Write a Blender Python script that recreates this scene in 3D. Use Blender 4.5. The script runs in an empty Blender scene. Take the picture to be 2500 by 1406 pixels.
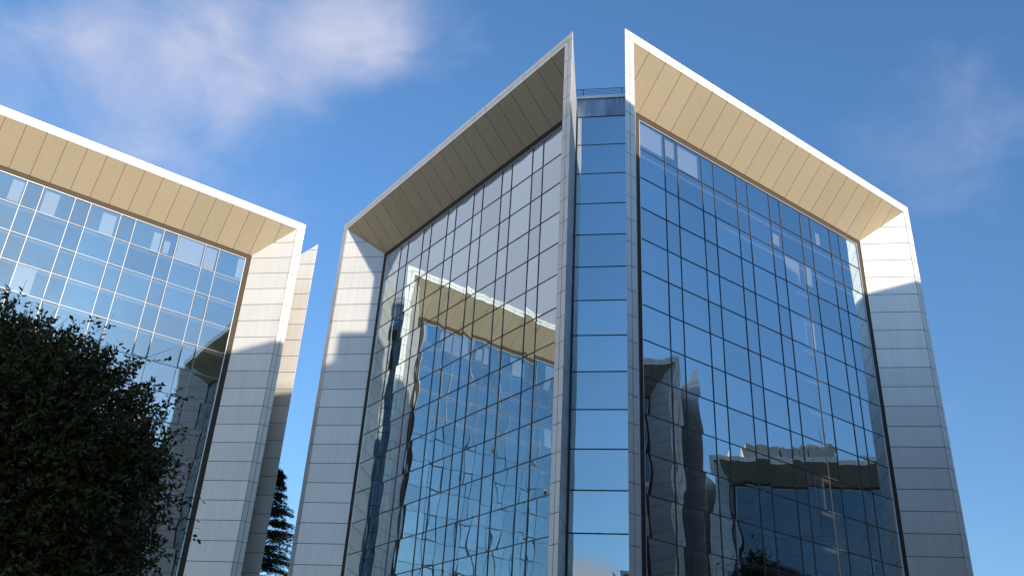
import bpy, math, random
import numpy as np
from mathutils import Vector, Matrix

# ------------------------------------------------------------------ scene, camera, sky, sun
scene = bpy.context.scene
COL = scene.collection
R = math.radians

SC = 4.78                       # metres per design unit
EYE = 1.6
PITCH, ROLL = R(28.2034), R(3.3933)
fwd = Vector((0, math.cos(PITCH), math.sin(PITCH)))
r0 = Vector((1, 0, 0)); u0 = r0.cross(fwd)
cr = r0 * math.cos(ROLL) + u0 * math.sin(ROLL)
cu = -r0 * math.sin(ROLL) + u0 * math.cos(ROLL)
cam_d = bpy.data.cameras.new("camera"); cam = bpy.data.objects.new("camera", cam_d)
COL.objects.link(cam)
cam.matrix_world = Matrix((( cr.x, cu.x, -fwd.x, 0), (cr.y, cu.y, -fwd.y, 0),
                           (cr.z, cu.z, -fwd.z, EYE), (0, 0, 0, 1)))
cam_d.sensor_width = 36; cam_d.lens = 36 * 2243.478 / 2500
cam_d.clip_start = 0.1; cam_d.clip_end = 6000
scene.camera = cam

AZU = 54.6                      # compass direction of the right hand facades
TAND, TANE = 0.078, 0.178
SUN_AZ = R(AZU + 90 + math.degrees(math.atan(TAND)))
SUN_EL = math.atan(TANE * math.cos(math.atan(TAND)))
to_sun = Vector((math.sin(SUN_AZ) * math.cos(SUN_EL), math.cos(SUN_AZ) * math.cos(SUN_EL), math.sin(SUN_EL)))

world = bpy.data.worlds.new("World"); scene.world = world; world.use_nodes = True

class NT:
    def __init__(s, nt): s.nt = nt; nt.nodes.clear()
    def n(s, t, ins=None, **kw):
        d = s.nt.nodes.new(t)
        for k, v in kw.items(): setattr(d, k, v)
        for k, v in (ins or {}).items(): s.set(d, k, v)
        return d
    def set(s, d, k, v):
        if isinstance(v, bpy.types.Node): v = v.outputs[0]
        if isinstance(v, bpy.types.NodeSocket): s.nt.links.new(v, d.inputs[k])
        else: d.inputs[k].default_value = v
    def m(s, op, a, b=0.0, c=0.0, clamp=False):
        d = s.nt.nodes.new('ShaderNodeMath'); d.operation = op; d.use_clamp = clamp
        s.set(d, 0, a); s.set(d, 1, b)
        if len(d.inputs) > 2: s.set(d, 2, c)
        return d.outputs[0]
    def mix(s, f, a, b, bt='MIX'):
        d = s.nt.nodes.new('ShaderNodeMix'); d.data_type = 'RGBA'; d.blend_type = bt
        s.set(d, 0, f); s.set(d, 6, a); s.set(d, 7, b)
        return d.outputs[2]
    def rng(s, v, a, b, c=0.0, d_=1.0, t='SMOOTHSTEP'):
        d = s.nt.nodes.new('ShaderNodeMapRange'); d.interpolation_type = t
        s.set(d, 0, v); s.set(d, 1, a); s.set(d, 2, b); s.set(d, 3, c); s.set(d, 4, d_)
        return d.outputs[0]

def dirv(az, el):
    a, e = R(az), R(el)
    return (math.sin(a) * math.cos(e), math.cos(a) * math.cos(e), math.sin(e))

def build_world():
    g = NT(world.node_tree)
    sky = g.n('ShaderNodeTexSky', sky_type='NISHITA', sun_disc=False)
    sky.sun_elevation = SUN_EL; sky.sun_rotation = SUN_AZ
    sky.altitude = 50; sky.air_density = 1.0; sky.dust_density = 0.6; sky.ozone_density = 2.0
    tc = g.n('ShaderNodeTexCoord')
    sep = g.n('ShaderNodeSeparateXYZ', {0: tc.outputs[0]})
    tint = g.mix(g.rng(sep.outputs[2], 0.15, 0.68), SKY_LOW + (1,), SKY_HIGH + (1,))
    base = g.mix(1.0, sky.outputs[0], tint, 'MULTIPLY')
    sd = g.n('ShaderNodeVectorMath', {0: tc.outputs[0], 1: tuple(to_sun)}, operation='DOT_PRODUCT')
    glow = g.rng(sd.outputs['Value'], math.cos(R(75)), 1.0, 1.0, 1.35)
    gv = g.n('ShaderNodeVectorMath', {0: base, 'Scale': glow}, operation='SCALE')
    base = g.mix(g.rng(sd.outputs['Value'], math.cos(R(60)), .9), gv.outputs[0], g.mix(1.0, gv.outputs[0], (1.0, 1.06, 1.03, 1), 'MULTIPLY'))
    # soft cloud banks by sky direction, added unseen fill banks included
    mp = g.n('ShaderNodeMapping', {0: tc.outputs[0], 'Scale': (1.0, 1.0, 1.3), 'Rotation': (0.2, -0.9, 0.3)})
    n1 = g.n('ShaderNodeTexNoise', {'Vector': mp, 'Scale': 3.2, 'Detail': 10.0, 'Roughness': 0.5, 'Distortion': 0.25})
    n2 = g.n('ShaderNodeTexNoise', {'Vector': mp, 'Scale': 10.0, 'Detail': 8.0, 'Roughness': 0.55, 'Distortion': 0.5})
    tex = g.m('ADD', g.m('MULTIPLY', n1.outputs[0], 0.62), g.m('MULTIPLY', n2.outputs[0], 0.38))
    bias = 0.0
    for az, el, rad, k in CLOUDS_AND_FILL:
        dp = g.n('ShaderNodeVectorMath', {0: tc.outputs[0], 1: dirv(az, el)}, operation='DOT_PRODUCT')
        b = g.rng(dp.outputs['Value'], math.cos(R(rad)), 1.0, 0.0, k)
        bias = g.m('ADD', b, bias)
    dens = g.rng(g.m('ADD', tex, bias), 0.58, 1.10, 0.0, 0.95)
    ccol = g.mix(dens, (CLOUD[0] * .86, CLOUD[1] * .9, CLOUD[2] * 1.0, 1), CLOUD + (1,))
    out = g.mix(dens, base, ccol)
    bg = g.n('ShaderNodeBackground', {0: out, 1: SKY_STRENGTH})
    o = g.n('ShaderNodeOutputWorld'); g.set(o, 0, bg)

SKY_LOW = (0.55, 0.71, 0.90)
SKY_HIGH = (0.64, 0.90, 1.16)
SKY_STRENGTH = 0.14
CLOUD = (3.1, 3.05, 3.5)
CLOUDS_AND_FILL = [(-10, 44.5, 7.5, .20), (-16.5, 43.5, 7.5, .19), (-21.5, 40.5, 6.5, .17), (-26.5, 36, 7, .19), (-32, 33.5, 7.5, .19), (-20, 35, 8, .10), (-37, 39, 7, .11), (-29, 42, 6, .06), (-67, 40, 24, 1.1), (-70, 18, 16, .16), (138, 27, 24, .20), (234, 22, 22, .8), (60, 84, 36, .75), (62, 22, 16, .6), (180, 72, 30, .5),  # this row ends with unseen cloud banks added as fill light
          (-166, 9.0, 4.5, .75), (31, 35, 7, .12)]
build_world()

sun_d = bpy.data.lights.new("sun", 'SUN'); sun_d.energy = 4.2; sun_d.angle = R(0.53)
sun_d.color = (1.0, 0.86, 0.68)
sun = bpy.data.objects.new("sun", sun_d); COL.objects.link(sun)
sun.rotation_euler = to_sun.to_track_quat('Z', 'Y').to_euler()
sun.location = (0, 0, 200)

scene.view_settings.view_transform = 'Standard'; scene.view_settings.look = 'None'
scene.view_settings.gamma = 1; scene.view_settings.use_curve_mapping = False
scene.view_settings.exposure = 0.85
scene.cycles.max_bounces = 10; scene.cycles.glossy_bounces = 6; scene.cycles.transparent_max_bounces = 12
scene.cycles.diffuse_bounces = 4
scene.cycles.caustics_reflective = False

# ------------------------------------------------------------------ geometry helpers
UX, UY = math.sin(R(AZU)), math.cos(R(AZU))          # world direction of design axis u
WX, WY = math.sin(R(AZU - 90)), math.cos(R(AZU - 90))  # design axis w
ROT_A = math.atan2(UY, UX)
def world_uw(u, w, z=None):
    return Vector(((u * UX + w * WX) * SC, (u * UY + w * WY) * SC, 0.0 if z is None else z * SC + EYE))

class MB:
    """collects faces, links them as ONE mesh object (coordinates in metres)"""
    def __init__(s): s.v = []; s.f = []; s.mi = []; s.sm = []
    def face(s, pts, out=None, m=0, smooth=False):
        pts = [Vector(p) for p in pts]
        if out is not None:
            nrm = Vector((0, 0, 0))
            for i in range(len(pts)):
                a, b = pts[i], pts[(i + 1) % len(pts)]
                nrm += a.cross(b)
            if nrm.dot(out) < 0: pts.reverse()
        k = len(s.v); s.v += [tuple(p) for p in pts]
        s.f.append(tuple(range(k, k + len(pts)))); s.mi.append(m); s.sm.append(smooth)
    def prism(s, pts, out, depth, m=0, back=False):
        """polygon pts (3D, planar) is the outer face; walls run back by depth along -out"""
        out = Vector(out).normalized(); pts = [Vector(p) for p in pts]
        s.face(pts, out, m)
        c = sum(pts, Vector()) / len(pts); bk = [p - out * depth for p in pts]
        for i in range(len(pts)):
            j = (i + 1) % len(pts)
            q = [pts[i], pts[j], bk[j], bk[i]]
            s.face(q, (pts[i] + pts[j]) / 2 - c, m)
        if back: s.face(bk, -out, m)
    def box(s, o, x, y, z, m=0):
        """box with corner o and edge vectors x,y,z"""
        o, x, y, z = map(Vector, (o, x, y, z)); c = o + (x + y + z) / 2
        for a, b, d in ((x, y, z), (y, z, x), (z, x, y)):
            for t in (0, 1):
                q = [o + d * t, o + a + d * t, o + a + b + d * t, o + b + d * t]
                s.face(q, sum(q, Vector()) / 4 - c, m)
    def tube(s, p, q, r1, r2=None, n=8, m=0, smooth=True):
        p, q = Vector(p), Vector(q); r2 = r1 if r2 is None else r2
        d = (q - p).normalized(); a = d.orthogonal().normalized(); b = d.cross(a)
        k = len(s.v)
        for c, r in ((p, r1), (q, r2)):
            for i in range(n):
                t = 2 * math.pi * i / n
                s.v.append(tuple(c + (a * math.cos(t) + b * math.sin(t)) * r))
        for i in range(n):
            j = (i + 1) % n
            s.f.append((k + i, k + j, k + n + j, k + n + i)); s.mi.append(m); s.sm.append(smooth)
        s.f.append(tuple(k + n + i for i in range(n))); s.mi.append(m); s.sm.append(False)
        s.f.append(tuple(k + n - 1 - i for i in range(n))); s.mi.append(m); s.sm.append(False)
    def mesh(s, name, mats):
        me = bpy.data.meshes.new(name); me.from_pydata(s.v, [], s.f)
        for x in (mats if isinstance(mats, (list, tuple)) else [mats]): me.materials.append(x)
        me.polygons.foreach_set('material_index', s.mi); me.polygons.foreach_set('use_smooth', s.sm)
        me.update(); return me
    def build(s, name, mats, parent=None):
        o = bpy.data.objects.new(name, s.mesh(name, mats)); COL.objects.link(o)
        if parent is not None: o.parent = parent
        return o

def tag(o, label=None, cat=None, group=None, kind=None):
    if label: o['label'] = label
    if cat: o['category'] = cat
    if group: o['group'] = group
    if kind: o['kind'] = kind
    return o
def empty(name, loc, rz=0.0):
    o = bpy.data.objects.new(name, None); COL.objects.link(o); o.location = loc; o.rotation_euler = (0, 0, rz)
    o.empty_display_size = 1; return o
def copy_tree(o, parent=None):
    c = o.copy(); COL.objects.link(c)
    if parent is not None: c.parent = parent
    for ch in list(o.children): copy_tree(ch, c)
    return c

def clip(poly, a, b, c):
    """keep a*x+b*y<=c of a convex polygon"""
    res = []
    for i in range(len(poly)):
        p, q = poly[i], poly[(i + 1) % len(poly)]
        dp, dq = a * p[0] + b * p[1] - c, a * q[0] + b * q[1] - c
        if dp <= 0: res.append(p)
        if (dp < 0 < dq) or (dq < 0 < dp):
            t = dp / (dp - dq); res.append((p[0] + (q[0] - p[0]) * t, p[1] + (q[1] - p[1]) * t))
    return res
def halfplanes(poly):
    area = sum(poly[i][0] * poly[(i + 1) % len(poly)][1] - poly[(i + 1) % len(poly)][0] * poly[i][1] for i in range(len(poly)))
    if area < 0: poly = poly[::-1]
    hp = []
    for i in range(len(poly)):
        p, q = poly[i], poly[(i + 1) % len(poly)]
        dx, dy = q[0] - p[0], q[1] - p[1]; l = math.hypot(dx, dy)
        a, b = dy / l, -dx / l; hp.append((a, b, a * p[0] + b * p[1]))
    return hp
GAP = 0.068 / SC
PR = random.Random(77)
def panels(mb, fn, out, region, xs, ys, gap=GAP, th=0.035, m=0, edge=0.0):
    """cladding panels: grid lines xs, ys clipped to convex region, in 2D; fn maps 2D -> local metres"""
    hps = halfplanes(region)
    for i in range(len(xs) - 1):
        for j in range(len(ys) - 1):
            g = gap / 2
            p = [(xs[i] + g, ys[j] + g), (xs[i + 1] - g, ys[j] + g), (xs[i + 1] - g, ys[j + 1] - g), (xs[i] + g, ys[j + 1] - g)]
            for a, b, c in hps:
                p = clip(p, a, b, c - edge)
                if len(p) < 3: break
            if len(p) < 3: continue
            ar = abs(sum(p[k][0] * p[(k + 1) % len(p)][1] - p[(k + 1) % len(p)][0] * p[k][1] for k in range(len(p)))) / 2
            if ar < 2e-4: continue
            o_ = Vector(out).normalized()
            mb.prism([fn(*q) + o_ * PR.uniform(-.007, .007) for q in p], out, th, m)

# ------------------------------------------------------------------ materials
def mat(name):
    m = bpy.data.materials.new(name); m.use_nodes = True; return m, NT(m.node_tree)
def pbr(name, col, rough=0.5, metal=0.0, vary=0.0, island=0.0, nscale=1.5, bump=0.0, spec=0.5, streak=0.0, coat=0.0):
    m, g = mat(name)
    o = g.n('ShaderNodeOutputMaterial'); b = g.n('ShaderNodeBsdfPrincipled')
    tc = g.n('ShaderNodeTexCoord'); c = col + (1,)
    nz = g.n('ShaderNodeTexNoise', {'Vector': tc.outputs['Object'], 'Scale': nscale, 'Detail': 6.0, 'Roughness': 0.6})
    val = 1.0
    f = g.m('ADD', g.m('MULTIPLY', g.m('SUBTRACT', nz.outputs[0], 0.5), vary * 2), 1.0)
    if island:
        geo = g.n('ShaderNodeNewGeometry')
        f = g.m('MULTIPLY', f, g.m('ADD', g.m('MULTIPLY', g.m('SUBTRACT', geo.outputs['Random Per Island'], 0.5), island), 1.0))
    if streak:
        mp = g.n('ShaderNodeMapping', {0: tc.outputs['Object'], 'Scale': (2.5, 2.5, 0.12)})
        n3 = g.n('ShaderNodeTexNoise', {'Vector': mp, 'Scale': 1.0, 'Detail': 5.0, 'Roughness': 0.65})
        f = g.m('MULTIPLY', f, g.rng(n3.outputs[0], 0.3, 0.7, 1.0 - streak, 1.0))
    cc = g.n('ShaderNodeVectorMath', {0: c[:3], 'Scale': f}, operation='SCALE')
    g.set(b, 'Base Color', cc); g.set(b, 'Metallic', metal)
    g.set(b, 'Roughness', g.m('ADD', rough, g.m('MULTIPLY', g.m('SUBTRACT', nz.outputs[0], 0.5), 0.12)))
    g.set(b, 'Specular IOR Level', spec); g.set(b, 'Coat Weight', coat)
    if bump:
        bp = g.n('ShaderNodeBump', {'Height': nz.outputs[0], 'Strength': 0.4, 'Distance': bump}); g.set(b, 'Normal', bp)
    g.set(o, 0, b); return m

M = {}
M['clad'] = pbr('cladding_metal', (0.64, 0.63, 0.615), 0.40, 0.38, vary=0.05, island=0.09, nscale=0.2, streak=0.07)
M['strip'] = pbr('edge_metal', (0.70, 0.68, 0.65), 0.36, 0.25, vary=0.06, island=0.08, nscale=0.25, streak=0.08)
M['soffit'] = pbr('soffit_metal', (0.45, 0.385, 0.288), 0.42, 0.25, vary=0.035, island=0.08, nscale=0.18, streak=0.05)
M['joint'] = pbr('joint_dark', (0.045, 0.04, 0.038), 0.8)
M['bronze'] = pbr('bronze_surround', (0.055, 0.042, 0.032), 0.7, 0.0, vary=0.1, spec=0.2)
M['mull'] = pbr('mullion_metal', (0.085, 0.085, 0.095), 0.45, 0.5)  # same metal as the paler grid, with shade put into the colour
M['mull_light'] = pbr('mullion_silver', (0.27, 0.27, 0.28), 0.45, 0.8)  # same metal again, sunlight put into the colour
M['trim'] = pbr('silver_trim', (0.62, 0.62, 0.62), 0.3, 0.5)
M['gasket'] = pbr('sash_dark', (0.03, 0.032, 0.038), 0.5)
M['concrete'] = pbr('spandrel_panel', (0.30, 0.38, 0.46), 0.28, 0.6, vary=0.25, nscale=0.8, streak=0.45)
M['rail'] = pbr('railing_paint', (0.03, 0.05, 0.12), 0.4, 0.2)
M['ceil'] = pbr('ceiling_white', (0.22, 0.22, 0.215), 0.9, vary=0.05)
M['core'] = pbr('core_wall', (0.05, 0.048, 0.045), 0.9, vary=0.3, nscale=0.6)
M['blind'] = pbr('blind_fabric', (0.75, 0.74, 0.74), 0.9, vary=0.04)
M['roof'] = pbr('roof_gravel', (0.25, 0.24, 0.23), 0.95, vary=0.2, nscale=3)
M['tank'] = pbr('plant_room_wall', (0.50, 0.47, 0.42), 0.8, vary=0.1, nscale=0.5, streak=0.15)

def glass(name, f0):
    m, g = mat(name)
    o = g.n('ShaderNodeOutputMaterial')
    lw = g.n('ShaderNodeLayerWeight', {'Blend': 0.5})
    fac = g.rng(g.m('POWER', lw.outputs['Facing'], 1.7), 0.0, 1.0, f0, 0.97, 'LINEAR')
    geo = g.n('ShaderNodeNewGeometry')
    oi = g.n('ShaderNodeObjectInfo')
    rv = g.m('FRACT', g.m('ADD', g.m('MULTIPLY', geo.outputs['Random Per Island'], 7.3), g.m('MULTIPLY', oi.outputs['Random'], 3.7)))
    v = g.m('ADD', g.m('MULTIPLY', rv, 0.14), 0.86)
    gc = g.n('ShaderNodeCombineColor', {0: g.m('MULTIPLY', v, GLASS_TINT[0]), 1: g.m('MULTIPLY', v, GLASS_TINT[1]), 2: g.m('MULTIPLY', v, GLASS_TINT[2])})
    gl = g.n('ShaderNodeBsdfGlossy', {'Color': gc, 'Roughness': 0.0})
    tr = g.n('ShaderNodeBsdfTransparent', {'Color': (0.60, 0.62, 0.64, 1)})
    mx = g.n('ShaderNodeMixShader', {0: fac, 1: tr, 2: gl}); g.set(o, 0, mx)
    return m
GLASS_TINT = (0.77, 0.92, 1.0)
M['glass'] = glass('mirror_glass', 0.44)
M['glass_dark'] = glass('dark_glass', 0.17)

# ------------------------------------------------------------------ tower of four framed facades with chamfered glass corners
LS, CH, ST, DP, HT = 11.235, 0.735, 0.24, 0.82, 13.334      # side, corner offset, edge strip, splay depth, top (design units above eye)
ROW, ZT = 0.711, 12.15
ZG = -EYE / SC
KT = 0.884                                                   # depth of the corner glazing along both axes
A0 = 1.9; WIDE, NARR = 0.74, 0.3725
COLS = []
a = A0
for i in range(13):
    w = WIDE if i % 2 == 0 else NARR
    COLS.append((a, a + w)); a += w
A1 = a
ROWS = [(ZT - ROW * (k + 1), ZT - ROW * k) for k in range(17)]
ZS = [12.67 - 0.4755 * k for k in range(-2, 28)]; ZS = sorted(z for z in ZS if z > ZG)
ZS = [ZG] + ZS + [HT + 1]
XS = [LS / 2 + 0.468 * k for k in range(-13, 14)]

def pane_mesh(rng, o, ex, ez, nrm, w, h, thick_noise=1.0, tilt=0.0016):
    """slightly pillowed sheet of glass, 10x10 cells, in metres"""
    N = 10; V = []; F = []
    A = rng.gauss(0.0030, 0.0026) * thick_noise
    tx, tz = rng.gauss(0, tilt), rng.gauss(0, tilt)
    waves = [(rng.uniform(.5, 1.6), rng.uniform(-1, 1), rng.uniform(0, 6.28), rng.uniform(.0003, .0010) * thick_noise) for _ in range(3)]
    cx_, cz_ = rng.uniform(-.35, .35), rng.uniform(-.35, .35)
    for j in range(N + 1):
        for i in range(N + 1):
            X, Z = i / N * 2 - 1, j / N * 2 - 1
            d = A * (1 - X * X) * (1 - Z * Z) * (1 + cx_ * X + cz_ * Z) + tx * X * w / 2 + tz * Z * h / 2
            for kx, kz, ph, am in waves: d += am * math.sin(kx * X * w * .9 + kz * Z * h * .9 + ph)
            V.append(o + ex * (i / N * w) + ez * (j / N * h) + nrm * d)
    flip = ex.cross(ez).dot(nrm) < 0
    for j in range(N):
        for i in range(N):
            k = j * (N + 1) + i; q = (k, k + 1, k + N + 2, k + N + 1)
            F.append(q[::-1] if flip else q)
    return V, F

def cam_score(p):
    """projected size weight of a world point: 0 outside the picture"""
    d = p - Vector((0, 0, EYE)); zc = d.dot(fwd)
    if zc < 1: return 0
    x, y = 1250 + 2243.5 * d.dot(cr) / zc, 703 - 2243.5 * d.dot(cu) / zc
    if -30 < x < 2530 and -30 < y < 1436: return 1.0 / zc
    return 0

def facade(root, MW, o, e, n, seed, hero, sides=True):
    """o corner, e along facade, n inward; local metres, design units scaled by SC"""
    o, e, n = Vector(o), Vector(e), Vector(n); up = Vector((0, 0, 1))
    def P(a, d, z): return o + e * (a * SC) + n * (d * SC) + up * (z * SC + EYE)
    a0, a1 = CH, LS - CH
    B = 0.02 / SC      # backing shell this far behind the panels
    # backing shell, dark: the joints look into it
    sh = MB()
    K = 1.15
    def ring(k, ins, zt): return a0 + ins + k, a1 - ins - k, zt - ins - k
    off = 0.03 / SC
    i0, i1 = off, ST - off
    fl, fr, ft = a0 + off, a1 - off, HT - off
    gl, gr, gt = a0 + ST - off, a1 - ST + off, HT - ST + off
    d0 = off
    sh.face([P(fl, d0, ZG), P(gl, d0, ZG), P(gl, d0, gt), P(fl, d0, ft)], -n)
    sh.face([P(gr, d0, ZG), P(fr, d0, ZG), P(fr, d0, ft), P(gr, d0, gt)], -n)
    sh.face([P(gl, d0, gt), P(gr, d0, gt), P(fr, d0, ft), P(fl, d0, ft)], -n)
    for s, f0, g0 in ((1, fl, gl), (-1, fr, gr)):
        f0 += s * 2 * off
        sh.face([P(f0, d0, ZG), P(f0 + s * K, d0 + K, ZG), P(f0 + s * K, d0 + K, ft - K), P(f0, d0, ft)], -e * s + n)
        sh.face([P(g0, d0, ZG), P(g0 + s * DP, d0 + DP, ZG), P(g0 + s * DP, d0 + DP, gt - DP), P(g0, d0, gt)], e * s - n)
    f2_ = ft - 2 * off
    sh.face([P(fl, d0, f2_), P(fr, d0, f2_), P(fr - K, d0 + K, f2_ - K), P(fl + K, d0 + K, f2_ - K)], up + n)
    sh.face([P(gl, d0, gt), P(gr, d0, gt), P(gr - DP, d0 + DP, gt - DP), P(gl + DP, d0 + DP, gt - DP)], -up - n)
    frame = sh.build('facade_frame', M['joint'], root)
    # front edge strips (two panel widths)
    st = MB(); h = ST / 2
    fn = lambda a, z: P(a, 0, z)
    zs2 = [z for z in ZS if z < HT - .15] + [HT]
    for s, aa in ((1, a0), (-1, a1)):
        for q in (0, 1):
            x0, x1 = sorted((aa + s * h * q, aa + s * h * (q + 1)))
            zt = HT - h * q
            reg = [(x0, ZG), (x1, ZG), (x1, HT - abs(x1 - aa)), (x0, HT - abs(x0 - aa))]
            panels(st, fn, -n, reg, [x0, x1], zs2, gap=GAP * .8)
    xs2 = [a0 - 1] + XS + [a1 + 1]
    xs2 = sorted(set(xs2)); xs2 = [xs2[0]] + [x for x in xs2[1:-1] if a0 + .3 < x < a1 - .3] + [xs2[-1]]
    for q in (0, 1):
        z1, z0 = HT - h * q, HT - h * (q + 1)
        reg = [(a0 + h * (q + 1), z0), (a1 - h * (q + 1), z0), (a1 - h * q, z1), (a0 + h * q, z1)]
        panels(st, fn, -n, reg, xs2, [z0, z1], gap=GAP * .8)
    st.build('edge_trim', M['strip'], frame)
    # outer side cladding
    r2 = math.sqrt(2)
    if sides:
        for s, aa in ((1, a0), (-1, a1)):
            mb = MB(); f2 = lambda k, z, s=s, aa=aa: P(aa + s * k, k, z)
            panels(mb, f2, -e * s + n, [(0, ZG), (K, ZG), (K, HT - K), (0, HT)], [0, K], zs2, edge=0)
            mb.build('side_cladding', M['clad'], frame)
        mb = MB()
        panels(mb, lambda a, k: P(a, k, HT - k), up + n, [(a0, 0), (a1, 0), (a1 - K, K), (a0 + K, K)], xs2, [0, K])
        mb.build('top_cladding', M['clad'], frame)
    # splayed reveals and soffit
    for s, aa in ((1, a0 + ST), (-1, a1 - ST)):
        mb = MB(); f2 = lambda k, z, s=s, aa=aa: P(aa + s * k, k, z)
        panels(mb, f2, e * s - n, [(0, ZG), (DP, ZG), (DP, HT - ST - DP), (0, HT - ST)], [0, DP], zs2)
        mb.build('reveal', M['clad'], frame)
    mb = MB()
    panels(mb, lambda a, k: P(a, k, HT - ST - k), -up - n,
           [(a0 + ST, 0), (a1 - ST, 0), (a1 - ST - DP, DP), (a0 + ST + DP, DP)], xs2, [0, DP], gap=GAP * .8)
    mb.build('soffit', M['soffit'], frame)
    # dark surround between splay and glass
    b0, b1, bt = a0 + ST + DP, a1 - ST - DP, HT - ST - DP
    dg = DP + 0.006
    mb = MB(); tq = 0.06 / SC
    for p in ([(b0, ZG), (A0, ZG), (A0, ZT), (b0, bt)], [(A1, ZG), (b1, ZG), (b1, bt), (A1, ZT)], [(A0, ZT), (A1, ZT), (b1, bt), (b0, bt)]):
        mb.face([P(x, dg, z) for x, z in p], -n)
    # inner lip down to the glass
    gd = dg + 0.10 / SC
    mb.face([P(A0, dg, ZG), P(A0, gd, ZG), P(A0, gd, ZT), P(A0, dg, ZT)], e)
    mb.face([P(A1, dg, ZG), P(A1, gd, ZG), P(A1, gd, ZT), P(A1, dg, ZT)], -e)
    mb.face([P(A0, dg, ZT), P(A1, dg, ZT), P(A1, gd, ZT), P(A0, gd, ZT)], -up)
    mb.build('glazing_surround', M['bronze'], root)
    # mullion and transom grid with silver perimeter trim
    mw, md = 0.062 / SC, 0.06 / SC
    mb = MB()
    zb = ROWS[-1][0]
    for (x0, x1) in COLS[1:]:
        mb.box(P(x0 - mw / 2, gd - md, zb), e * (mw * SC), n * (md * SC), up * ((ZT - zb) * SC))
    for (z0, z1) in ROWS:
        xs = [A0] + [c[0] for c in COLS[1:]] + [A1]
        for i in range(len(xs) - 1):
            l, r = xs[i] + (mw / 2 if i else 0), xs[i + 1] - (mw / 2 if i < len(xs) - 2 else 0)
            mb.box(P(l, gd - md * .9, z0 - mw / 2), e * ((r - l) * SC), n * (md * .9 * SC), up * (mw * SC))
    mb.build('mullion_grid', M['mull_light' if hero['sash'] else 'mull'], root)
    mb = MB(); tw = 0.075 / SC
    mb.box(P(A0, dg + .012 / SC, ZT - tw), e * ((A1 - A0) * SC), n * .09, up * (tw * SC))
    for x in (A0, A1 - tw): mb.box(P(x, dg + .012 / SC, zb), e * (tw * SC), n * .09, up * ((ZT - tw - zb) * SC))
    mb.build('perimeter_trim', M['trim'], root)
    # opening sashes: dark gaskets round every other narrow pane
    mb = MB(); gq = 0.10 / SC
    for r, (z0, z1) in enumerate(ROWS):
        for c, (x0, x1) in enumerate(COLS):
            if hero.get('sash') and c % 2 and r % 2 == 0:
                l, rr, b, t = x0 + mw / 2, x1 - mw / 2, z0 + mw / 2, z1 - (mw / 2 if r else tw)
                for q in ((l, l + gq, b, t), (rr - gq, rr, b, t), (l + gq, rr - gq, b, b + gq), (l + gq, rr - gq, t - gq, t)):
                    mb.box(P(q[0], gd - md * .55, q[2]), e * ((q[1] - q[0]) * SC), n * (.03), up * ((q[3] - q[2]) * SC))
    if mb.v: mb.build('sash_gasket', M['gasket'], root)
    # ground floor wall under the glazing
    mb = MB(); mb.box(P(A0, gd - .02, ZG), e * ((A1 - A0) * SC), n * .3, up * ((zb - ZG) * SC - .1)); mb.build('plinth', M['concrete'], root)
    # panes
    rng = random.Random(seed); out = []
    for r, (z0, z1) in enumerate(ROWS):
        for c, (x0, x1) in enumerate(COLS):
            g_ = mw * .3
            V, F = pane_mesh(rng, P(x0 + g_, gd, z0 + g_), e, up, -n, (x1 - x0 - 2 * g_) * SC, (z1 - z0 - 2 * g_) * SC, hero['warp'], .003 if hero['sash'] else .0018)
            cen = P((x0 + x1) / 2, gd, (z0 + z1) / 2)
            nw = (MW.to_3x3() @ (-n)); wc = MW @ cen
            sc_ = cam_score(wc) * (x1 - x0)
            dv = (Vector((0, 0, EYE)) - wc).normalized().dot(nw)
            out.append((sc_ * max(dv, 0), V, F))
    return P, out

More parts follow.
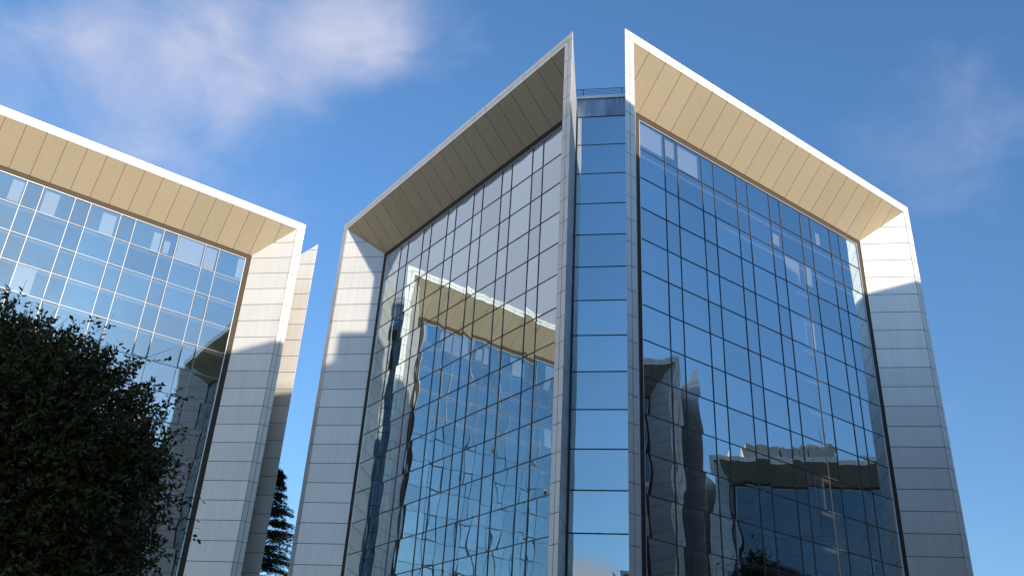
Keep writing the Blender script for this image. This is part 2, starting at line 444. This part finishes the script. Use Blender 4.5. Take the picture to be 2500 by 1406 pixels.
def corner(root, MW, c, e1, e2, seed, warp):
    """recessed glass corner between two facades; c corner, e1/e2 along both"""
    c, e1, e2 = Vector(c), Vector(e1), Vector(e2); up = Vector((0, 0, 1))
    inw = (e1 + e2).normalized(); t = (e1 - e2).normalized()
    tip = c + (e1 + e2) * (CH / 2 * SC)
    org = tip + inw * (1.25 * SC)
    hw = CH / math.sqrt(2) * SC - 0.05
    gw = hw - 0.10
    def P(x, d, z): return org + t * x + inw * d + up * (z * SC + EYE)
    out = []; rng = random.Random(seed)
    fr = MB(); mw = 0.09
    for x in (-hw, gw): fr.box(P(x, -.02, ZG), t * (hw - gw), inw * .25, up * ((ZT - ZG) * SC))
    for z0, z1 in ROWS: fr.box(P(-gw, .02, z0 - .006), t * (2 * gw), inw * .06, up * .06)
    fr.build('corner_mullion', M['gasket'], root)
    for r, (z0, z1) in enumerate(ROWS):
        V, F = pane_mesh(rng, P(-gw, 0.05, z0 + .012), t, up, -inw, 2 * gw, (z1 - z0 - .024) * SC, warp)
        cen = P(0, 0, (z0 + z1) / 2); wc = MW @ cen
        dv = (Vector((0, 0, EYE)) - wc).normalized().dot(MW.to_3x3() @ (-inw))
        out.append((cam_score(wc) * 1.2 * max(dv, 0), V, F))
    mb = MB(); mb.box(P(-hw, 0, ZT + .008), t * (2 * hw), inw * .5, up * ((0.45) * SC)); mb.build('spandrel_panel', M['concrete'], root)
    mb = MB(); mb.box(P(-hw - .03, -.12, ZT + .47), t * (2 * hw + .06), inw * .75, up * (.07 * SC))
    mb.build('parapet_coping', M['trim'], root)
    zt = ZT + .54
    rl = MB()
    for x in (-hw + .45 * hw / 2, hw - .2 * hw): rl.box(P(x, 0.12, zt), t * .07, inw * .05, up * (.225 * SC))
    for k in range(6):
        hgt = .225 * SC * (k + 1) / 6
        th = .055 if k == 5 else .025
        rl.box(P(-hw - .3, .13, zt) + up * (hgt - th), t * (2 * hw + .6), inw * .04, up * th)
    rl.build('roof_railing', M['rail'], root)
    # plinth
    mb = MB(); mb.box(P(-hw, .0, ZG), t * 2 * hw, inw * .3, up * ((ROWS[-1][0] - ZG) * SC - .02)); mb.build('plinth', M['concrete'], root)
    return out

def tower(loc, rot, label, group, seed, individual=0, faces=(0, 1, 2, 3), warp=1.0, interior=False, warps=None, sash=False, gmat='glass'):
    root = empty('office_tower', loc, rot); tag(root, label, 'building', group)
    MW = Matrix.Translation(loc) @ Matrix.Rotation(rot, 4, 'Z')
    L = LS * SC; X, Y = Vector((1, 0, 0)), Vector((0, 1, 0)); Z = Vector((0, 0, 1))
    defs = [((0, 0, 0), X, Y), ((0, 0, 0), Y, X), ((L, 0, 0), Y, -X), ((0, L, 0), X, -Y)]
    allp = []
    Ps = {}
    for k in faces:
        P, out = facade(root, MW, *defs[k], seed * 10 + k, {'warp': (warps or {}).get(k, warp), 'sash': sash})
        Ps[k] = P; allp += out
    crn = [((0, 0, 0), X, Y), ((L, 0, 0), -X, Y), ((0, L, 0), X, -Y), ((L, L, 0), -X, -Y)]
    for k, cdef in enumerate(crn):
        allp += corner(root, MW, *cdef, seed * 10 + 5 + k, warp * .9)
    allp.sort(key=lambda t: -t[0])
    nm = 'window_pane'
    for sc_, V, F in allp[:individual]:
        me = bpy.data.meshes.new(nm); me.from_pydata(V, [], F); me.materials.append(M[gmat])
        me.polygons.foreach_set('use_smooth', [True] * len(F)); me.update()
        o = bpy.data.objects.new(nm, me); COL.objects.link(o); o.parent = root
    VV = []; FF = []
    for sc_, V, F in allp[individual:]:
        k = len(VV); VV += V; FF += [tuple(i + k for i in f) for f in F]
    me = bpy.data.meshes.new('window_panes'); me.from_pydata(VV, [], FF); me.materials.append(M[gmat])
    me.polygons.foreach_set('use_smooth', [True] * len(FF)); me.update()
    o = bpy.data.objects.new('window_panes', me); COL.objects.link(o); o.parent = root; o['kind'] = 'stuff'
    # roof and interior
    rb = MB(); i = 1.02 * SC; q = .45 * SC
    oct_ = []
    for (cx_, cy_, sx, sy) in ((0, 0, 1, 1), (L, 0, -1, 1), (L, L, -1, -1), (0, L, 1, -1)):
        p1 = (cx_ + sx * (i + q), cy_ + sy * (i + .05 * SC)); p2 = (cx_ + sx * (i + .05 * SC), cy_ + sy * (i + q))
        oct_ += [p2, p1] if sx * sy > 0 else [p1, p2]
    zr = 12.55 * SC + EYE
    rb.prism([(x, y, zr) for x, y in oct_], Z, 1.2, back=True)
    rb.build('roof', M['roof'], root)
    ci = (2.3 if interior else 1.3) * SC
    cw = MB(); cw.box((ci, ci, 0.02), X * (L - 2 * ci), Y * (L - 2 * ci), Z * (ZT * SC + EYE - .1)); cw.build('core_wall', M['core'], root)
    if interior:
        sl = MB(); s0 = 1.02 * SC
        for z0, z1 in ROWS:
            zz = z0 * SC + EYE
            x0, x1 = s0, ci - .02
            for (ox, oy, lx, ly) in ((A0 * SC, s0, (A1 - A0) * SC, x1 - x0), (A0 * SC, L - s0 - (x1 - x0), (A1 - A0) * SC, x1 - x0),
                                     (s0, ci, x1 - x0, L - 2 * ci), (L - ci + .02, ci, x1 - x0, L - 2 * ci)):
                sl.box((ox, oy, zz - .2), X * lx, Y * ly, Z * .4)
        sl.build('floor_slab', M['ceil'], root)
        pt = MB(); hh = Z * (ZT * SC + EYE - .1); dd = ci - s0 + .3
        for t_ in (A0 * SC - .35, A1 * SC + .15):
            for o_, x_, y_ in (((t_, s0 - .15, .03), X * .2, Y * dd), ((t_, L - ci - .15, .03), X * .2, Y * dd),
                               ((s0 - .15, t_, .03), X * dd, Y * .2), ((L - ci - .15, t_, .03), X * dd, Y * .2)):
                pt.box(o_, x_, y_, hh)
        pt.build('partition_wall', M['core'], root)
    return root, Ps, defs

GRP = 'glass and metal office towers around the plaza'
A, PA, dA = tower(world_uw(8.75, 10.0), ROT_A, 'large glass tower filling the centre and right, two frames meeting at a narrow glass corner', GRP, 11, 100, (0, 1, 2, 3), 1.0, True, {1: 1.45, 0: .9})
Bt, PB, dB = tower(world_uw(8.66 - LS, 21.2), ROT_A, 'left glass tower behind the dark leafy tree with beige soffit and white edge', GRP, 23, 100, (0, 1, 2, 3), .6, True, sash=True)
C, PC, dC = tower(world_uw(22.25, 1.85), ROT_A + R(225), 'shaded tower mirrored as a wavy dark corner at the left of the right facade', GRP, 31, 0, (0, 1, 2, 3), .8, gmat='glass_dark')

def like(src, loc, rot, label):
    t = copy_tree(src); t.location = loc; t.rotation_euler = (0, 0, rot); t['label'] = label; return t
dx = LS / math.sqrt(2)
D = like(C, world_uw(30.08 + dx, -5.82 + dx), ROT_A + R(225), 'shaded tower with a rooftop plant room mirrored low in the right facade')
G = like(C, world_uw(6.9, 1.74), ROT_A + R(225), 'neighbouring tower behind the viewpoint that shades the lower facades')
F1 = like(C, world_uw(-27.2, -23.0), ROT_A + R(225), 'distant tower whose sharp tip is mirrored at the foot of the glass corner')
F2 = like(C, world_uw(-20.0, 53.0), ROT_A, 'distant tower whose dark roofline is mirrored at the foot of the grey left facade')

# blinds behind chosen panes
def blind(root, P, c, r, x0, x1, z0, z1, depth=0.16):
    ca, cb = COLS[c]; ra, rb_ = ROWS[r]
    X0, X1 = ca + (cb - ca) * x0, ca + (cb - ca) * x1; Z0, Z1 = ra + (rb_ - ra) * z0, ra + (rb_ - ra) * z1
    d = DP + .006 + (.10 + depth) / SC
    mb = MB(); p = [P(X0, d, Z0), P(X1, d, Z0), P(X1, d, Z1), P(X0, d, Z1)]
    out = (P(0, 0, 0) - P(0, 1, 0))
    mb.prism(p, out, .02, back=True); mb.build('window_blind', M['blind'], root)
P = PA[0]
for b in ((0, 0, .03, .93, .18, .95), (1, 0, .15, .85, .3, .9), (2, 0, .03, .88, .1, .9), (10, 0, .3, .5, .1, .55),
          (7, 1, .2, .8, .2, .6), (8, 2, .05, .75, .08, .95), (9, 2, .0, .7, .3, 1.), (8, 4, .05, .8, .05, .95), (9, 4, .05, .35, .05, .95),
          (8, 9, .1, .25, .05, .95), (8, 9, .35, .5, .05, .95), (8, 9, .58, .8, .05, .95)):
    blind(A, P, *b)
P = PB[0]   # facade 0 of the left tower: column 12 is at its right end
for b in ((12, 0, .75, 1., .1, .95), (11, 0, .1, .9, .05, .95), (10, 0, .05, .95, .05, .97), (9, 0, .2, .6, .1, .6), (8, 0, .7, .95, .05, .8),
          (6, 0, .45, .9, .05, .85), (4, 0, .1, .55, .05, .9), (2, 0, .6, .95, .1, .9), (4, 3, .0, .6, .0, 1.)):
    blind(Bt, P, *b)

# rooftop plant room on the mirrored tower
def plant_room():
    t = empty('plant_room', D.location.copy(), D.rotation_euler[2])
    tag(t, 'pale rooftop plant room with small pyramid and aerials mirrored above the low dark tower', 'plant room')
    zb = HT * SC + EYE - 3.6
    mb = MB(); X, Y, Z = Vector((1, 0, 0)), Vector((0, 1, 0)), Vector((0, 0, 1))
    hgt = 14.42 * SC + EYE - zb
    for x0, x1, dz in ((4.55, 6.0, 0), (6.08, 7.25, -.1), (7.33, 8.9, .0)):
        mb.box((x0 * SC, 1.6 * SC, zb), X * ((x1 - x0) * SC), Y * (3.5 * SC), Z * (hgt + dz))
    mb.build('wall', M['tank'], t)
    mb = MB()
    for x0 in (6.02, 7.27): mb.box((x0 * SC, 1.75 * SC, zb), X * .22, Y * 12, Z * (hgt - .8))
    mb.build('gap_panel', M['gasket'], t)
    mb = MB(); c = Vector((5.7 * SC, 2.6 * SC, zb + hgt)); 
    for p, q in (((-3, -3), (3, -3)), ((3, -3), (3, 3)), ((3, 3), (-3, 3)), ((-3, 3), (-3, -3))):
        mb.face([c + Vector((p[0], p[1], 0)), c + Vector((q[0], q[1], 0)), c + Z * 2.4], Vector((p[0] + q[0], p[1] + q[1], 2)))
    mb.build('pyramid_roof', M['tank'], t)
    for x, l in ((5.2, 4.5), (6.3, 3.8), (6.9, 1.6)):
        mb = MB(); b = Vector((x * SC, 2.2 * SC, zb + hgt - .2)); mb.tube(b, b + Z * l, .12, .07)
        mb.tube(b + Z * l * .8 - X * .5, b + Z * l * .8 + X * .5, .03); mb.tube(b + Z * l * .6 - X * .35, b + Z * l * .6 + X * .35, .03)
        mb.build('aerial', M['gasket'], t)
plant_room()

# ------------------------------------------------------------------ ground
M['pave'] = pbr('plaza_paving', (0.17, 0.16, 0.15), 0.85, vary=0.15, nscale=0.4)
M['asphalt'] = pbr('asphalt', (0.05, 0.05, 0.052), 0.9, vary=0.2, nscale=1.0)
g = MB(); g.face([(-3000, -3000, -.02), (3000, -3000, -.02), (3000, 3000, -.02), (-3000, 3000, -.02)], Vector((0, 0, 1)))
tag(g.build('ground', pbr('ground_soil', (0.09, 0.09, 0.065), 0.95, vary=0.3, nscale=0.05)), kind='structure')
g = MB()
pl = [world_uw(-20, -25), world_uw(42, -25), world_uw(42, 40), world_uw(-20, 40)]
g.face([(p.x, p.y, 0.0) for p in pl], Vector((0, 0, 1)))
tag(g.build('plaza', M['pave']), kind='structure')

# ------------------------------------------------------------------ trees
def leaf_mat(name, col, tcol):
    m, g = mat(name); o = g.n('ShaderNodeOutputMaterial')
    geo = g.n('ShaderNodeNewGeometry'); rnd = geo.outputs['Random Per Island']
    c = g.mix(rnd, (col[0] * .55, col[1] * .6, col[2] * .7, 1), (col[0] * 1.5, col[1] * 1.35, col[2] * 1.1, 1))
    b = g.n('ShaderNodeBsdfPrincipled', {'Base Color': c, 'Roughness': 0.5, 'Specular IOR Level': 0.25})
    t = g.n('ShaderNodeBsdfTranslucent', {'Color': tcol + (1,)})
    mx = g.n('ShaderNodeMixShader', {0: 0.12, 1: b, 2: t}); g.set(o, 0, mx); return m
M['leaf'] = leaf_mat('dark_leaf', (0.026, 0.034, 0.013), (0.07, 0.08, 0.02))
M['needle'] = leaf_mat('cedar_needle', (0.030, 0.050, 0.040), (0.06, 0.09, 0.04))
M['bark'] = pbr('bark', (0.10, 0.075, 0.055), 0.9, vary=0.3, nscale=6, bump=.02)

def leaves_mesh(name, pos, dirs, nrms, length, width, mat_, fold=0.25):
    """two-triangle-pair leaves: pointed, folded along the midrib"""
    n = len(pos); side = np.cross(dirs, nrms); side /= np.linalg.norm(side, axis=1)[:, None] + 1e-9
    nn = np.cross(side, dirs)
    L_, W_ = length[:, None], width[:, None]
    v = np.empty((n, 6, 3))
    v[:, 0] = pos; v[:, 1] = pos + dirs * L_ * .38 + side * W_ * .5 + nn * W_ * fold; v[:, 2] = pos + dirs * L_ * .75 + side * W_ * .33 + nn * W_ * fold * .6
    v[:, 3] = pos + dirs * L_; v[:, 4] = pos + dirs * L_ * .75 - side * W_ * .33 + nn * W_ * fold * .6; v[:, 5] = pos + dirs * L_ * .38 - side * W_ * .5 + nn * W_ * fold
    me = bpy.data.meshes.new(name)
    me.vertices.add(n * 6); me.vertices.foreach_set('co', v.reshape(-1))
    idx = np.arange(n)[:, None] * 6
    loops = np.concatenate([idx + np.array([[0, 1, 2, 3]]), idx + np.array([[0, 3, 4, 5]])], axis=1).reshape(-1)
    me.loops.add(n * 8); me.loops.foreach_set('vertex_index', loops.astype(np.int32))
    me.polygons.add(n * 2); me.polygons.foreach_set('loop_start', (np.arange(n * 2) * 4).astype(np.int32))
    me.materials.append(mat_); me.update(calc_edges=True); me.validate(); return me

def unit(a): return a / (np.linalg.norm(a, axis=-1, keepdims=True) + 1e-9)

def broadleaf(name, base, clumps, trunk_pts, rs, shoots, inner, leaf_len, label, mat_leaf, twig=0.45):
    """clumps: (x,y,z,rx,ry,rz) in metres relative to base"""
    rng = np.random.default_rng(rs)
    root = empty(name, base); tag(root, label, 'tree')
    cl = np.array(clumps); vol = cl[:, 3] * cl[:, 4] * cl[:, 5]; area = vol ** (2 / 3)
    pos = []; dr = []; tw = MB()
    # shoots on the clump surfaces
    pick = rng.choice(len(cl), shoots, p=area / area.sum())
    d = unit(rng.normal(size=(shoots, 3))); c = cl[pick]
    p0 = c[:, :3] + d * c[:, 3:] * rng.uniform(.70, 1.02, (shoots, 1))
    # drop those deep inside another clump
    keep = np.ones(shoots, bool)
    for k in range(len(cl)):
        q = (p0 - cl[k, :3]) / cl[k, 3:]; keep &= ~((np.linalg.norm(q, axis=1) < .62) & (pick != k))
    p0, d = p0[keep], d[keep]; ns = len(p0)
    sd = unit(d + rng.normal(size=(ns, 3)) * .55 + np.array([0, 0, .35]))
    sl = rng.gamma(2.6, twig / 2.6, ns).clip(.12, twig * 2.1)
    NL = 15
    for k in range(NL):
        t = (k + .6) / NL
        bend = np.array([0, 0, -.12]) * (t * t) * sl[:, None] * 2
        pp = p0 + sd * (sl * t)[:, None] + bend
        az = rng.uniform(0, 6.28, ns); o1 = unit(np.cross(sd, rng.normal(size=(ns, 3))))
        ld = unit(sd * rng.uniform(.35, .9, (ns, 1)) + o1)
        pos.append(pp); dr.append(ld)
    ni = inner
    pick = rng.choice(len(cl), ni, p=vol / vol.sum()); d2 = unit(rng.normal(size=(ni, 3)))
    pos.append(cl[pick, :3] + d2 * cl[pick, 3:] * rng.uniform(.35, .93, (ni, 1)) ** .6); dr.append(unit(rng.normal(size=(ni, 3)) + np.array([0, 0, .3])))
    pos = np.concatenate(pos); dr = np.concatenate(dr)
    pos += rng.normal(size=pos.shape) * .012
    ln = rng.uniform(.7, 1.25, len(pos)) * leaf_len
    ln[-ni:] *= 1.35
    me = leaves_mesh('crown', pos, dr, unit(rng.normal(size=pos.shape) + np.array([0, 0, .8])), ln, ln * rng.uniform(.42, .55, len(pos)), mat_leaf)
    o = bpy.data.objects.new('crown', me); COL.objects.link(o); o.parent = root
    for k in range(0, ns, 3):
        tw.tube(p0[k] - sd[k] * sl[k] * .6, p0[k] + sd[k] * sl[k], .008, .002, 4)
    tb = MB()
    for i in range(len(trunk_pts) - 1):
        p, q = trunk_pts[i], trunk_pts[i + 1]; tb.tube(p[:3], q[:3], p[3], q[3], 12)
    top = Vector(trunk_pts[-1][:3]); fork = Vector(trunk_pts[-2][:3]); r_ = trunk_pts[-2][3]
    tb.build('trunk', M['bark'], root)
    for c in clumps:
        e = Vector(c[:3]); s = fork.lerp(top, random.Random(rs + int(c[0] * 10)).uniform(.0, .9)); mid = s.lerp(e, .5) + Vector((0, 0, -.15 * (e - s).length * .3))
        tw.tube(s, mid, r_ * .42, r_ * .25, 8); tw.tube(mid, e, r_ * .25, r_ * .06, 8)
    tw.build('branches', M['bark'], root)
    return root

def cam_pt(az, el, dist):
    d = Vector(dirv(az, el)); return Vector((d.x, d.y, d.z)) * dist / math.hypot(d.x, d.y) + Vector((0, 0, EYE))

# foreground evergreen: base about 13 m away to the left
fb = Vector((-6.7, 11.8, 0))
rr = random.Random(5)
cl = [(0.0, 0, 4.7, 2.0, 1.9, 2.0), (-.7, .2, 5.7, 1.4, 1.4, 1.4), (.85, 0, 5.2, 1.25, 1.3, 1.25), (1.3, .1, 4.5, 1.05, 1.2, 1.2), (.15, .3, 6.0, .85, 1.0, .75),
      (-2.2, 0, 5.2, 1.6, 1.5, 1.8), (-1.3, .3, 6.4, .9, .9, .8), (.2, 0, 3.3, 2.0, 1.8, 1.2), (1.55, 0, 5.2, .6, .7, .6), (1.45, .2, 3.4, .8, .8, .8), (-.35, 0, 6.5, .4, .5, .45)]
tree = broadleaf('broadleaf_tree', fb, cl, [(0, 0, 0, .26), (.05, 0, .9, .2), (.0, .05, 2.6, .17), (.05, 0, 4.4, .09)], 3, 6400, 42000, .074,
                 'dark leafy evergreen tree in front of the left glass tower', M['leaf'], .36)

# street tree mirrored low in the right facade
tb_ = world_uw(18.5, 6.6)
cl2 = [(0, 0, 20, 3.0, 3.0, 4.0), (1.2, .5, 23.2, 2.0, 2.0, 2.2), (-1.4, -.4, 22.0, 2.1, 2.0, 2.3), (.1, 1, 17, 3.1, 3.0, 3.0), (-.4, .4, 25.2, 1.2, 1.2, 1.5)]
broadleaf('broadleaf_tree', tb_, cl2, [(0, 0, 0, .4), (.1, 0, 6, .32), (0, .1, 14, .25), (.1, 0, 22, .1)], 9, 1500, 9000, .30,
          'tall street tree mirrored as a dark ragged crown at the foot of the right facade', M['leaf'], 1.5)

# cedar in the gap between the towers
def cedar(base, H, rad, rs, label):
    rng = np.random.default_rng(rs); root = empty('cedar_tree', base); tag(root, label, 'tree')
    tb = MB(); tb.tube((0, 0, 0), (0, 0, H * .5), .55, .32, 12); tb.tube((0, 0, H * .5), (.0, 0, H), .32, .04, 10)
    tb.build('trunk', M['bark'], root)
    br = MB(); pos = []; dr = []
    z = H * .12
    while z < H - .4:
        f = 1 - z / H; L0 = rad * (f ** .72) + .5
        for k in range(5):
            az = rng.uniform(0, 6.283); L_ = L0 * rng.uniform(.72, 1.15); up = rng.uniform(.05, .28)
            d = np.array([math.cos(az), math.sin(az), 0]); sd = np.array([-d[1], d[0], 0])
            prev = None; zz = z + rng.uniform(-.3, .3); ns = 9
            for i in range(ns + 1):
                t = i / ns
                p = np.array([0, 0, zz]) + d * L_ * t + np.array([0, 0, L_ * (up * t - .30 * t * t)])
                if prev is not None: br.tube(prev, p, .07 * (1 - t) + .015, .07 * (1 - t) + .01, 5)
                prev = p
                if t > .15:
                    w = L_ * .24 * math.sin(min(1, t * 1.1) * 2.6) + .3
                    m = int(34 * max(.5, w))
                    s = rng.uniform(-1, 1, m)[:, None]
                    q = p + sd * s * w + d * (rng.uniform(-.5, .5, (m, 1)) * L_ / ns + (1 - abs(s)) * .25) + np.array([0, 0, 1]) * (rng.normal(0, .09, (m, 1)) - s * s * w * .22)
                    pos.append(q); dr.append(unit(d * .8 + sd * s * .9 + rng.normal(size=(m, 3)) * .35 + np.array([0, 0, -.28])))
        z += .42 + .25 * f
    pos = np.concatenate(pos); dr = np.concatenate(dr); n = len(pos)
    ln = rng.uniform(.18, .42, n)
    me = leaves_mesh('crown', pos, dr, unit(rng.normal(size=(n, 3)) + np.array([0, 0, 1.])), ln, ln * .32, M['needle'])
    o = bpy.data.objects.new('crown', me); COL.objects.link(o); o.parent = root
    br.build('branches', M['bark'], root); return root
azc, dist = -14.0, 134.0
cedar(Vector((math.sin(R(azc)) * dist, math.cos(R(azc)) * dist, 0)), 40.0, 9.5, 4, 'dark cedar tree in the sky gap between the two glass towers')
